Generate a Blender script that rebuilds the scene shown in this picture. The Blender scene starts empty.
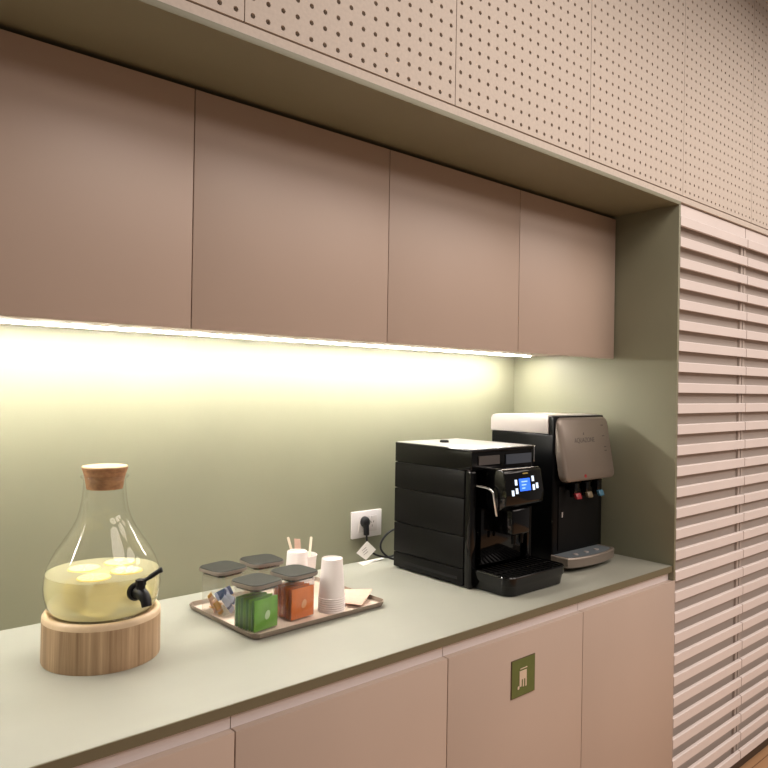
import bpy, bmesh, math, random
from mathutils import Matrix, Vector
random.seed(7)
C = bpy.context.scene.collection
S = bpy.context.scene
H = 0.965                     # height of the worktop above the floor
R = math.radians

# ------------------------------------------------------------------ camera
FW = Vector((0.65879664, 0.75231148, 0.00379738))
RT = Vector((0.7521703, -0.65875727, 0.01669459))
UP = Vector((-0.01506109, 0.00814206, 0.99985342))
cam = bpy.data.cameras.new('camera')
cam.sensor_width = 36.0
cam.lens = 713.423 * 36.0 / 768.0
cam.clip_start = 0.02
co = bpy.data.objects.new('camera', cam)
C.objects.link(co)
m = Matrix.Identity(4)
for i in range(3):
    m[i][0], m[i][1], m[i][2] = RT[i], UP[i], -FW[i]
m.translation = Vector((-2.4782, -1.2351, H + 0.626))
co.matrix_world = m
S.camera = co

# ------------------------------------------------------------------ world, room lights, exposure
S.view_settings.view_transform = 'Standard'
S.view_settings.look = 'None'
S.view_settings.gamma = 1.0
S.view_settings.use_curve_mapping = False
S.view_settings.exposure = 0.0
w = bpy.data.worlds.new('room_ambience')
S.world = w
w.use_nodes = True
bg = w.node_tree.nodes['Background']
bg.inputs[0].default_value = (1.0, 0.875, 0.79, 1)
bg.inputs[1].default_value = 0.18
ROOM = (1.0, 0.875, 0.79)
def down_light(x, y, watts, size=0.35):
    l = bpy.data.lights.new('ceiling_downlight', 'AREA')
    l.shape = 'DISK'
    l.size = size
    l.energy = watts
    l.color = ROOM
    o = bpy.data.objects.new('ceiling_downlight', l)
    C.objects.link(o)
    o.location = (x, y, H + 2.25)
    return o
for x, e in ((-1.0, 28), (0.6, 24), (2.2, 18)):
    down_light(x, -1.3, e, 1.3)
for x, e in ((-0.7, 42), (1.0, 46), (2.6, 42)):
    down_light(x, -3.0, e, 1.6)
LED_STRENGTH = 198.0

# ------------------------------------------------------------------ materials
def nt(name):
    mt = bpy.data.materials.new(name)
    mt.use_nodes = True
    t = mt.node_tree
    return mt, t, t.nodes['Principled BSDF']
def mat(name, col, rough=0.5, metal=0.0, spec=0.5, var=0.0, scale=8.0, bump=0.0, bscale=200.0, coat=0.0):
    mt, t, p = nt(name)
    p.inputs['Base Color'].default_value = (*col, 1)
    p.inputs['Roughness'].default_value = rough
    p.inputs['Metallic'].default_value = metal
    p.inputs['Specular IOR Level'].default_value = spec
    p.inputs['Coat Weight'].default_value = coat
    p.inputs['Coat Roughness'].default_value = 0.05
    tc = t.nodes.new('ShaderNodeTexCoord')
    if var > 0:
        n = t.nodes.new('ShaderNodeTexNoise')
        n.inputs['Scale'].default_value = scale
        n.inputs['Detail'].default_value = 4
        r = t.nodes.new('ShaderNodeValToRGB')
        r.color_ramp.elements[0].position = 0.3
        r.color_ramp.elements[1].position = 0.7
        r.color_ramp.elements[0].color = (*[c * (1 - var) for c in col], 1)
        r.color_ramp.elements[1].color = (*[min(1, c * (1 + var)) for c in col], 1)
        t.links.new(tc.outputs['Object'], n.inputs['Vector'])
        t.links.new(n.outputs['Fac'], r.inputs['Fac'])
        t.links.new(r.outputs['Color'], p.inputs['Base Color'])
    if bump > 0:
        n = t.nodes.new('ShaderNodeTexNoise')
        n.inputs['Scale'].default_value = bscale
        b = t.nodes.new('ShaderNodeBump')
        b.inputs['Strength'].default_value = bump
        b.inputs['Distance'].default_value = 0.001
        t.links.new(tc.outputs['Object'], n.inputs['Vector'])
        t.links.new(n.outputs['Fac'], b.inputs['Height'])
        t.links.new(b.outputs['Normal'], p.inputs['Normal'])
    return mt
def wood(name, stops, scale, rough=0.5, detail=6, nscale=1.0):
    mt, t, p = nt(name)
    tc = t.nodes.new('ShaderNodeTexCoord')
    mp = t.nodes.new('ShaderNodeMapping')
    mp.inputs['Scale'].default_value = scale
    n = t.nodes.new('ShaderNodeTexNoise')
    n.inputs['Scale'].default_value = nscale
    n.inputs['Detail'].default_value = detail
    n.inputs['Roughness'].default_value = 0.65
    r = t.nodes.new('ShaderNodeValToRGB')
    e = r.color_ramp.elements
    e[0].position, e[0].color = stops[0][0], (*stops[0][1], 1)
    e[1].position, e[1].color = stops[-1][0], (*stops[-1][1], 1)
    for pos, c in stops[1:-1]:
        q = e.new(pos); q.color = (*c, 1)
    t.links.new(tc.outputs['Object'], mp.inputs['Vector'])
    t.links.new(mp.outputs['Vector'], n.inputs['Vector'])
    t.links.new(n.outputs['Fac'], r.inputs['Fac'])
    t.links.new(r.outputs['Color'], p.inputs['Base Color'])
    p.inputs['Roughness'].default_value = rough
    return mt
def emit(name, col, strength):
    mt, t, p = nt(name)
    p.inputs['Base Color'].default_value = (*col, 1)
    p.inputs['Emission Color'].default_value = (*col, 1)
    p.inputs['Emission Strength'].default_value = strength
    return mt
def clear(name, tint=(1, 1, 1), ior=1.45, rough=0.02, gain=1.0):
    """thin clear wall: transparent with fresnel reflection"""
    mt = bpy.data.materials.new(name)
    mt.use_nodes = True
    t = mt.node_tree
    t.nodes.remove(t.nodes['Principled BSDF'])
    out = t.nodes['Material Output']
    tr = t.nodes.new('ShaderNodeBsdfTransparent')
    tr.inputs[0].default_value = (*tint, 1)
    gl = t.nodes.new('ShaderNodeBsdfGlossy')
    gl.inputs['Roughness'].default_value = rough
    fr = t.nodes.new('ShaderNodeFresnel')
    fr.inputs[0].default_value = ior
    ge = t.nodes.new('ShaderNodeNewGeometry')      # same reflectance from either side of the wall
    mi_ = t.nodes.new('ShaderNodeMix')
    mi_.inputs[2].default_value = ior
    mi_.inputs[3].default_value = 1.0 / ior
    t.links.new(ge.outputs['Backfacing'], mi_.inputs[0])
    t.links.new(mi_.outputs[0], fr.inputs[0])
    mu = t.nodes.new('ShaderNodeMath')
    mu.operation = 'MULTIPLY'
    mu.inputs[1].default_value = gain
    mx = t.nodes.new('ShaderNodeMixShader')
    t.links.new(fr.outputs[0], mu.inputs[0])
    t.links.new(mu.outputs[0], mx.inputs[0])
    t.links.new(tr.outputs[0], mx.inputs[1])
    t.links.new(gl.outputs[0], mx.inputs[2])
    t.links.new(mx.outputs[0], out.inputs[0])
    return mt
def juice(name):
    """slightly cloudy lemon water: clear tint, pale diffuse share in place of refracted light, fresnel surface"""
    mt = clear(name, (1.0, 0.975, 0.82), 1.33, 0.03)
    t = mt.node_tree
    mx = next(n for n in t.nodes if n.type == 'MIX_SHADER')
    tr = next(n for n in t.nodes if n.type == 'BSDF_TRANSPARENT')
    tl = t.nodes.new('ShaderNodeBsdfTranslucent')
    tl.inputs[0].default_value = (0.98, 0.94, 0.68, 1)
    df = t.nodes.new('ShaderNodeBsdfDiffuse')
    df.inputs[0].default_value = (0.98, 0.94, 0.68, 1)
    m1 = t.nodes.new('ShaderNodeMixShader'); m1.inputs[0].default_value = 0.5
    m2 = t.nodes.new('ShaderNodeMixShader'); m2.inputs[0].default_value = 0.42  # diffuse share imitates the bright worktop refracted through the water
    t.links.new(tl.outputs[0], m1.inputs[1]); t.links.new(df.outputs[0], m1.inputs[2])
    t.links.new(tr.outputs[0], m2.inputs[1]); t.links.new(m1.outputs[0], m2.inputs[2])
    t.links.new(m2.outputs[0], mx.inputs[1])
    return mt

M = {}
M['green'] = mat('olive_green_laminate', (0.218, 0.215, 0.145), 0.55, var=0.05, scale=2.5, bump=0.05, bscale=400)
M['worktop'] = mat('pale_sage_worktop', (0.305, 0.305, 0.255), 0.38, var=0.04, scale=5, bump=0.03, bscale=300)
M['edge'] = mat('olive_worktop_edge', (0.15, 0.13, 0.075), 0.6)
M['beige'] = mat('pink_beige_laminate', (0.475, 0.375, 0.312), 0.42, var=0.03, scale=2.0, bump=0.04, bscale=500)
M['carcass'] = mat('beige_carcass', (0.50, 0.42, 0.37), 0.6)
M['perf'] = mat('pale_perforated_board', (0.58, 0.515, 0.45), 0.75, var=0.05, scale=120)
M['rail'] = mat('pale_lilac_rail', (0.78, 0.70, 0.68), 0.45)  # colour lightened to stand in for light reaching the recess
M['dark'] = mat('dark_backing', (0.10, 0.07, 0.055), 0.9)
M['slat'] = mat('pale_slat_paint', (0.72, 0.65, 0.62), 0.5, var=0.03, scale=4)
M['slatback'] = mat('slat_backing_board', (0.45, 0.39, 0.35), 0.7)
M['kick'] = mat('dark_brown_kickboard', (0.06, 0.04, 0.028), 0.5)
M['led'] = emit('warm_led_diffuser', (1.0, 0.95, 0.88), LED_STRENGTH)
M['alu'] = mat('aluminium_profile', (0.75, 0.72, 0.68), 0.35, 1.0)
M['black'] = mat('black_plastic', (0.002, 0.0022, 0.0025), 0.30, spec=0.14)
M['gloss'] = mat('gloss_black_plastic', (0.002, 0.002, 0.0022), 0.10, spec=0.32)
M['topsheen'] = mat('painted_top_sheen', (0.27, 0.26, 0.24), 0.28, spec=0.6)  # pale grey stands in for light reflected by the glossy black top
M['matte'] = mat('matte_black_plastic', (0.004, 0.004, 0.004), 0.6, spec=0.15)
M['satin'] = mat('satin_black_panel', (0.0038, 0.0036, 0.0034), 0.42, spec=0.15, bump=0.04, bscale=600)
M['rubber'] = mat('black_rubber', (0.005, 0.005, 0.006), 0.45, spec=0.3)
M['smoke'] = mat('smoked_window', (0.05, 0.06, 0.08), 0.06, coat=1.0)
M['silver'] = mat('silver_plastic', (0.21, 0.175, 0.145), 0.35, 0.35, bump=0.03, bscale=900)
M['silverlid'] = mat('pale_silver_lid', (0.44, 0.40, 0.38), 0.3, 0.2)
M['chrome'] = mat('chrome', (0.85, 0.85, 0.85), 0.12, 1.0)
M['logo'] = mat('grey_logo_print', (0.07, 0.06, 0.055), 0.5)
M['gold'] = mat('gold_brand_print', (0.45, 0.33, 0.10), 0.4, 0.4)
M['screen'] = emit('blue_lcd', (0.02, 0.13, 0.85), 1.1)
M['lcdtext'] = emit('lcd_text', (0.30, 0.50, 1.0), 0.9)
M['button'] = emit('lit_button', (0.65, 0.78, 0.95), 0.75)
M['tapred'] = mat('red_tap_lever', (0.22, 0.018, 0.025), 0.4)
M['tapwhite'] = mat('beige_tap_lever', (0.13, 0.10, 0.06), 0.4)
M['tapblue'] = mat('blue_tap_lever', (0.04, 0.12, 0.18), 0.4)
M['redled'] = emit('red_indicator', (0.25, 0.01, 0.015), 0.2)
M['white'] = mat('white_plastic', (0.62, 0.585, 0.575), 0.35)
M['socket'] = mat('socket_face', (0.54, 0.50, 0.485), 0.45)
M['paper'] = mat('white_paper_cup', (0.80, 0.74, 0.71), 0.75, bump=0.05, bscale=300)
M['tag'] = mat('white_paper_tag', (0.82, 0.78, 0.74), 0.7)
M['print'] = mat('tag_print', (0.35, 0.30, 0.28), 0.7)
M['napkin'] = mat('brown_paper_napkin', (0.55, 0.365, 0.285), 0.9, var=0.05, scale=60)
M['tray'] = mat('taupe_tray', (0.66, 0.54, 0.44), 0.4, var=0.03)
M['trayrim'] = mat('taupe_tray_rim', (0.26, 0.205, 0.16), 0.35)
M['lid'] = mat('dark_grey_lid', (0.022, 0.023, 0.019), 0.5, spec=0.3)
M['lidrim'] = mat('lid_rim', (0.22, 0.185, 0.155), 0.22)
M['jar'] = clear('clear_jar', (0.955, 0.955, 0.945), 1.45, 0.04, 1.5)
def hazy(mt, amount, col):
    t = mt.node_tree
    mx = next(n for n in t.nodes if n.type == 'MIX_SHADER')
    tr = next(n for n in t.nodes if n.type == 'BSDF_TRANSPARENT')
    df = t.nodes.new('ShaderNodeBsdfDiffuse'); df.inputs[0].default_value = (*col, 1)
    m1 = t.nodes.new('ShaderNodeMixShader'); m1.inputs[0].default_value = amount
    t.links.new(tr.outputs[0], m1.inputs[1]); t.links.new(df.outputs[0], m1.inputs[2])
    t.links.new(m1.outputs[0], mx.inputs[1])
    return mt
hazy(M['jar'], 0.045, (0.8, 0.8, 0.76))
M['glass'] = clear('clear_glass', (0.97, 0.975, 0.965), 1.45, 0.03, 1.3)
M['water'] = juice('lemon_water')
M['lemon'] = mat('lemon_flesh', (0.66, 0.57, 0.26), 0.5, var=0.08, scale=60)
M['peel'] = mat('lemon_peel', (0.62, 0.48, 0.10), 0.45)
M['cork'] = wood('cork_side', [(0.3, (0.22, 0.10, 0.045)), (0.7, (0.42, 0.22, 0.10))], (60, 60, 120), 0.8)
M['corktop'] = wood('cork_top', [(0.3, (0.36, 0.25, 0.135)), (0.7, (0.47, 0.35, 0.20))], (40, 40, 40), 0.7)
M['base'] = wood('oak_staves', [(0.32, (0.25, 0.150, 0.078)), (0.45, (0.38, 0.245, 0.137)), (0.55, (0.44, 0.29, 0.168)), (0.68, (0.58, 0.41, 0.25))], (60, 60, 1.5), 0.5)
M['baserim'] = wood('oak_rim', [(0.3, (0.58, 0.43, 0.27)), (0.7, (0.70, 0.53, 0.35))], (12, 30, 12), 0.45)
M['stick'] = wood('birch_stirrer', [(0.3, (0.78, 0.66, 0.52)), (0.7, (0.86, 0.76, 0.62))], (60, 60, 6), 0.7)
M['leafg'] = mat('green_sachet', (0.12, 0.36, 0.02), 0.5, var=0.15, scale=30)
M['leafg2'] = mat('dark_green_sachet', (0.07, 0.25, 0.035), 0.5, var=0.15, scale=30)
M['leafo'] = mat('orange_sachet', (0.66, 0.155, 0.008), 0.5, var=0.12, scale=30)
M['leafo2'] = mat('rust_sachet', (0.45, 0.09, 0.012), 0.5, var=0.12, scale=30)
M['markg'] = mat('pale_green_print', (0.45, 0.62, 0.36), 0.6)
M['marko'] = mat('pale_orange_print', (0.75, 0.36, 0.15), 0.6)
M['pblue'] = mat('pale_blue_wrapper', (0.45, 0.53, 0.72), 0.4, var=0.2, scale=50)
M['navy'] = mat('navy_wrapper', (0.03, 0.07, 0.20), 0.4)
M['amber'] = mat('amber_wrapper', (0.60, 0.30, 0.05), 0.4, var=0.2, scale=50)
M['peach'] = mat('peach_wrapper', (0.66, 0.42, 0.30), 0.5)
M['sign'] = mat('moss_green_sign', (0.105, 0.135, 0.035), 0.5, var=0.06, scale=40)
M['signrim'] = mat('brown_sign_border', (0.10, 0.075, 0.035), 0.5)
M['signmark'] = mat('cream_sign_symbol', (0.62, 0.50, 0.38), 0.5)
def floor_mat():
    mt, t, p = nt('wood_floor')
    tc = t.nodes.new('ShaderNodeTexCoord')
    b = t.nodes.new('ShaderNodeTexBrick')
    b.inputs['Color1'].default_value = (0.44, 0.25, 0.13, 1)
    b.inputs['Color2'].default_value = (0.52, 0.31, 0.17, 1)
    b.inputs['Mortar'].default_value = (0.16, 0.07, 0.03, 1)
    b.inputs['Scale'].default_value = 1.0
    b.inputs['Mortar Size'].default_value = 0.002
    b.inputs['Brick Width'].default_value = 1.2
    b.inputs['Row Height'].default_value = 0.14
    t.links.new(tc.outputs['Object'], b.inputs['Vector'])
    t.links.new(b.outputs['Color'], p.inputs['Base Color'])
    p.inputs['Roughness'].default_value = 0.4
    return mt
M['floor'] = floor_mat()

# ------------------------------------------------------------------ mesh helpers
def box(bm, a, b, bev=0.0, seg=2, mi=0):
    x0, y0, z0 = a; x1, y1, z1 = b
    v = [bm.verts.new(c) for c in ((x0, y0, z0), (x1, y0, z0), (x1, y1, z0), (x0, y1, z0), (x0, y0, z1), (x1, y0, z1), (x1, y1, z1), (x0, y1, z1))]
    f = [bm.faces.new([v[i] for i in q]) for q in ((0, 3, 2, 1), (4, 5, 6, 7), (0, 1, 5, 4), (1, 2, 6, 5), (2, 3, 7, 6), (3, 0, 4, 7))]
    for q in f: q.material_index = mi
    if bev > 0:
        es = list({e for q in f for e in q.edges})
        bmesh.ops.bevel(bm, geom=es, offset=bev, segments=seg, profile=0.5, affect='EDGES', clamp_overlap=True)
def lathe(bm, prof, seg=48, mi=0, center=(0, 0)):
    rings = []
    for r, z in prof:
        if r < 1e-6:
            rings.append([bm.verts.new((center[0], center[1], z))])
        else:
            rings.append([bm.verts.new((center[0] + r * math.cos(2 * math.pi * k / seg), center[1] + r * math.sin(2 * math.pi * k / seg), z)) for k in range(seg)])
    for a, b in zip(rings, rings[1:]):
        for k in range(seg):
            j = (k + 1) % seg
            if len(a) == 1 and len(b) == 1: continue
            if len(a) == 1: f = bm.faces.new((a[0], b[j], b[k]))
            elif len(b) == 1: f = bm.faces.new((a[k], a[j], b[0]))
            else: f = bm.faces.new((a[k], a[j], b[j], b[k]))
            f.material_index = mi
def tube(bm, pts, r, seg=10, mi=0, rs=None):
    pts = [Vector(p) for p in pts]
    prev = None; rings = []
    for i, p in enumerate(pts):
        d = (pts[min(i + 1, len(pts) - 1)] - pts[max(i - 1, 0)]).normalized()
        if prev is None:
            a = Vector((0, 0, 1)) if abs(d.z) < 0.9 else Vector((1, 0, 0))
            u = d.cross(a).normalized()
        else:
            u = (prev - d * prev.dot(d)).normalized()
        v = d.cross(u); prev = u
        rr = rs[i] if rs else r
        rings.append([bm.verts.new(p + rr * (u * math.cos(2 * math.pi * k / seg) + v * math.sin(2 * math.pi * k / seg))) for k in range(seg)])
    for a, b in zip(rings, rings[1:]):
        for k in range(seg):
            j = (k + 1) % seg
            bm.faces.new((a[k], a[j], b[j], b[k])).material_index = mi
    bm.faces.new(rings[0][::-1]).material_index = mi
    bm.faces.new(rings[-1]).material_index = mi
def smooth_path(pts, n=8):
    pts = [Vector(p) for p in pts]
    q = [pts[0]] + pts + [pts[-1]]
    out = []
    for i in range(1, len(q) - 2):
        for k in range(n):
            t = k / n
            a, b, c, d = q[i - 1], q[i], q[i + 1], q[i + 2]
            out.append(0.5 * ((2 * b) + (c - a) * t + (2 * a - 5 * b + 4 * c - d) * t * t + (3 * b - a - 3 * c + d) * t ** 3))
    out.append(pts[-1])
    return out
def rrect(w, d, r, n=6):
    out = []
    for cx, cy, a0 in ((w / 2 - r, d / 2 - r, 0), (-w / 2 + r, d / 2 - r, 90), (-w / 2 + r, -d / 2 + r, 180), (w / 2 - r, -d / 2 + r, 270)):
        for k in range(n + 1):
            a = R(a0 + 90 * k / n)
            out.append((cx + r * math.cos(a), cy + r * math.sin(a)))
    return out
def loft(bm, loops, mi=0, cap0=True, cap1=True):
    rings = [[bm.verts.new(c) for c in L] for L in loops]
    n = len(rings[0])
    for a, b in zip(rings, rings[1:]):
        for k in range(n):
            j = (k + 1) % n
            bm.faces.new((a[k], a[j], b[j], b[k])).material_index = mi
    if cap0: bm.faces.new(rings[0][::-1]).material_index = mi
    if cap1: bm.faces.new(rings[-1]).material_index = mi
def prism(bm, poly, axis, a, b, mi=0):
    """polygon in the two other axes, extruded along axis from a to b"""
    def P(u, v, t):
        return {'x': (t, u, v), 'y': (u, t, v), 'z': (u, v, t)}[axis]
    loft(bm, [[P(u, v, a) for u, v in poly], [P(u, v, b) for u, v in poly]], mi)
def obj(name, bm, mats, parent=None, smooth=False, loc=None):
    if not isinstance(mats, (list, tuple)): mats = [mats]
    bmesh.ops.recalc_face_normals(bm, faces=bm.faces[:])
    me = bpy.data.meshes.new(name)
    bm.to_mesh(me); bm.free()
    for q in mats: me.materials.append(M[q] if isinstance(q, str) else q)
    if smooth:
        for p in me.polygons: p.use_smooth = True
        if smooth == 'auto':
            me.set_sharp_from_angle(angle=R(35))
    o = bpy.data.objects.new(name, me)
    C.objects.link(o)
    if parent is not None: o.parent = parent
    if loc is not None: o.location = loc
    return o
def B(): return bmesh.new()
def bx(name, a, b, mats, parent=None, bev=0.0, seg=2):
    bm = B(); box(bm, a, b, bev, seg)
    return obj(name, bm, mats, parent, 'auto' if bev else False)
def tag(o, label, cat, group=None):
    o['label'] = label; o['category'] = cat
    if group: o['group'] = group
    return o
def thing(name, label, cat, loc=(0, 0, 0), rz=0.0, group=None):
    o = bpy.data.objects.new(name, None)
    o.empty_display_size = 0.05
    C.objects.link(o)
    o.location = loc; o.rotation_euler = (0, 0, rz)
    return tag(o, label, cat, group)
def struct(name, a, b, mats, bev=0.0):
    o = bx(name, a, b, mats, None, bev)
    o['kind'] = 'structure'
    return o
def part(o, label):
    o['label'] = label
    return o
def dup(root, loc, rz=None, label=None, group=None):
    r = root.copy(); C.objects.link(r); r.location = loc
    if rz is not None: r.rotation_euler = (r.rotation_euler[0], r.rotation_euler[1], rz)
    if label: r['label'] = label
    if group: r['group'] = group
    for ch in list(root.children):
        c = ch.copy(); C.objects.link(c); c.parent = r
        for g in list(ch.children):
            d = g.copy(); C.objects.link(d); d.parent = c
    return r
def text_mesh(name, body, size, matname, parent, loc, rot, depth=0.0003, sx=1.0):
    cu = bpy.data.curves.new(name, 'FONT')
    cu.body = body; cu.size = size; cu.extrude = depth
    cu.align_x = 'CENTER'; cu.align_y = 'CENTER'
    t = bpy.data.objects.new(name, cu)
    C.objects.link(t)
    bpy.context.view_layer.update()
    me = bpy.data.meshes.new_from_object(t.evaluated_get(bpy.context.evaluated_depsgraph_get()))
    bpy.data.objects.remove(t)
    me.materials.clear(); me.materials.append(M[matname])
    o = bpy.data.objects.new(name, me)
    C.objects.link(o); o.parent = parent
    o.location = loc; o.rotation_euler = rot; o.scale = (sx, 1, 1)
    return o

# ------------------------------------------------------------------ the setting
XL = -2.93            # left end of the niche
D = 0.734             # back wall of the niche
ZT = 1.2986           # niche soffit above the worktop
struct('floor', (-5.0, -5.0, -0.06), (3.0, 0.9, 0.0), 'floor')
struct('wall_back', (XL, D, 0.0), (0.0, D + 0.05, H + ZT), 'green')
struct('wall_right', (0.0, 0.0, H - 0.0525), (0.0125, D + 0.05, H + ZT), 'green', 0.0006)
struct('wall_left', (XL - 0.02, 0.0, 0.0), (XL, D + 0.05, H + ZT), 'green')
struct('trim_1', (XL - 0.02, 0.0, H + ZT), (0.0125, D + 0.05, H + ZT + 0.0135), 'green', 0.0006)          # soffit board
struct('trim_2', (XL - 0.02, 0.002, H + ZT + 0.0135), (1.80, 0.03, H + 1.3325), 'perf')                     # pale strip over the niche
struct('wall_front', (XL - 0.02, 0.045, H + ZT + 0.0135), (1.80, 0.09, H + 2.6), 'dark')                   # carrier wall behind the panels
struct('wall_side', (0.0135, 0.062, 0.0), (1.80, 0.09, H + ZT + 0.012), 'slatback')
struct('baseboard_right', (0.0135, 0.035, 0.0), (1.80, 0.0615, H - 0.885), 'kick')

# perforated wall panels
def perforated_mesh():
    bm = B()
    n, rows = 17, 34
    p = 0.5975 / n
    r = 0.0056
    th = 0.012
    ns = 8
    cache = {}
    def vert(x, y, z):
        k = (round(x, 5), round(y, 5), round(z, 5))
        if k not in cache: cache[k] = bm.verts.new((x, y, z))
        return cache[k]
    sq = [(0.5, 0), (0.5, 0.5), (0, 0.5), (-0.5, 0.5), (-0.5, 0), (-0.5, -0.5), (0, -0.5), (0.5, -0.5)]
    for i in range(n):
        for j in range(rows):
            cx, cz = (i + 0.5) * p, (j + 0.5) * p
            rim = [vert(cx + r * math.cos(2 * math.pi * k / ns), 0, cz + r * math.sin(2 * math.pi * k / ns)) for k in range(ns)]
            rimb = [vert(cx + r * math.cos(2 * math.pi * k / ns), th, cz + r * math.sin(2 * math.pi * k / ns)) for k in range(ns)]
            out = [vert(cx + u * p, 0, cz + v * p) for u, v in sq]
            for k in range(ns):
                q = (k + 1) % ns
                bm.faces.new((out[k], out[q], rim[q], rim[k]))
                bm.faces.new((rim[k], rim[q], rimb[q], rimb[k]))
    W, Hh = n * p, rows * p
    for a, b in (((0, 0), (W, 0)), ((W, 0), (W, Hh)), ((W, Hh), (0, Hh)), ((0, Hh), (0, 0))):
        bm.faces.new([bm.verts.new((a[0], 0, a[1])), bm.verts.new((b[0], 0, b[1])), bm.verts.new((b[0], th, b[1])), bm.verts.new((a[0], th, a[1]))])
    return bm
PL = ['leftmost perforated wall panel, only its corner showing at the top of the photo',
      'perforated panel above the second cabinet door from the left',
      'perforated panel above the third cabinet door from the left',
      'perforated panel above the rightmost upper cabinet',
      'perforated panel just right of the niche above the first slatted panel',
      'perforated panel at the right photo edge, cut off by it',
      'perforated panel beyond the right edge of the photo']
first = None
for k in range(7):
    x = -2.3751 + 0.6 * k + 0.00125
    if first is None:
        first = obj('perforated_panel', perforated_mesh(), 'perf', loc=(x, 0, H + 1.3358))
        o = first
    else:
        o = first.copy(); C.objects.link(o); o.location = (x, 0, H + 1.3358)
    tag(o, PL[k], 'wall panel', 'perforated acoustic panels')
    bk = bx('core', (0, 0.0125, 0), (0.5975, 0.040, 1.195), 'dark', o)
    part(bk, 'dark layer seen through the holes')

# slatted wall panels
def louvre(x0, x1, label):
    t = thing('slatted_panel', label, 'wall panel', (x0, 0, H - 0.888), group='slatted wall panels')
    w_ = x1 - x0
    bx('backing_board', (0, 0.026, 0), (w_, 0.060, 0.888 + ZT + 0.010), 'slatback', t)
    for a in (0.0, w_ - 0.024):
        bx('stile', (a + 0.001, 0.017, 0), (a + 0.020, 0.0265, 0.888 + ZT + 0.010), 'slatback', t)  # darker backing colour puts the recess shade into the stiles
    bx('top_rail', (0.001, 0.011, 0.888 + 1.2645), (w_ - 0.001, 0.0262, 0.888 + ZT + 0.009), 'slat', t)
    s0 = None
    for k in range(29):
        z = 1.263 - 0.0756 * k + 0.888
        if s0 is None:
            bm = B(); prism(bm, [(0.0, -0.0355), (0.0, -0.003), (0.003, 0.0), (0.0115, 0.0), (0.0115, -0.0355)], 'x', 0.0012, w_ - 0.0012)
            s0 = obj('slat', bm, 'slat', t)
            s0.location.z = z
        else:
            s = s0.copy(); C.objects.link(s); s.parent = t; s.location.z = z
    return t
louvre(0.0135, 0.5935, 'pale slatted wall panel directly right of the green niche edge')
louvre(0.5975, 1.178, 'pale slatted wall panel at the right photo edge, cut off by it')

louvre(1.182, 1.762, 'pale slatted wall panel beyond the right edge of the photo')

# worktop
t = thing('worktop', 'long pale sage worktop with a dark olive front edge across the niche', 'worktop', (0, 0, H))
bx('top_surface', (XL + 0.001, 0.0075, -0.022), (-0.0005, D - 0.0005, 0), 'worktop', t)
part(bx('front_edge', (XL + 0.001, 0.0050, -0.0222), (-0.0005, 0.0076, -0.0006), 'edge', t), 'dark olive edge band')

# upper cabinets
ux = [-2.923, -2.3384, -1.7546, -1.1708, -0.5934, -0.006]
UL = ['upper cabinet beyond the left edge of the photo', 'leftmost upper wall cabinet with pinkish beige door, above the glass drink dispenser',
      'wide upper cabinet, second from the left, above the tray of jars', 'upper cabinet, second from the right, above the wall socket',
      'rightmost upper wall cabinet, ending beside the dark green side wall']
for i in range(1, 5):
    a, b = ux[i], ux[i + 1]
    t = thing('wall_cabinet', UL[i], 'cabinet', (a, D, H + 0.748), group='upper wall cabinets')
    bx('carcass', (0.0005, 0.270 - D, 0.017), (b - a - 0.0005, -0.0005, 0.5365), 'carcass', t)
    bx('door', (0.0012, 0.248 - D, 0.0), (b - a - 0.0012, 0.2695 - D, 0.5362), 'beige', t, 0.0008)
t = thing('wall_cabinet', UL[0], 'cabinet', (ux[0], D, H + 0.748), group='upper wall cabinets')
bx('carcass', (0.0005, 0.270 - D, 0.017), (ux[1] - ux[0] - 0.0005, -0.0005, 0.5365), 'carcass', t)
bx('door', (0.0012, 0.248 - D, 0.0), (ux[1] - ux[0] - 0.0012, 0.2695 - D, 0.5362), 'beige', t, 0.0008)

# lower cabinets
lx = [-2.925, -2.368, -1.7676, -1.1672, -0.5703, 0.0125]
LL = ['base cabinet beyond the left edge of the photo', 'leftmost base cabinet, just a corner of its door showing under the worktop',
      'base cabinet with plain beige door, left of the door with the green sign', 'base cabinet whose beige door carries the small green sign',
      'rightmost base cabinet, plain beige door next to the slatted panel']
for i in range(5):
    a, b = lx[i], lx[i + 1]
    t = thing('base_cabinet', LL[i], 'cabinet', (a, 0, 0.0), group='lower base cabinets')
    bb = min(b, -0.0005)
    bx('carcass', (0.0005, 0.0205, 0.085), (bb - a - 0.0005, D - 0.002, H - 0.0225), 'carcass', t)
    bx('door', (0.0014, 0.0, 0.087), (b - a - 0.0014, 0.0195, H - 0.0533), 'beige', t, 0.0012)
    part(bx('grip_rail', (0.0012, 0.0200, H - 0.056), (bb - a - 0.0012, 0.0204, H - 0.0226), 'rail', t), 'pale recessed grip rail')
    part(bx('kickboard', (0.0005, 0.05, 0.0), (bb - a - 0.0005, 0.066, 0.0845), 'kick', t), 'dark kickboard')

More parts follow.
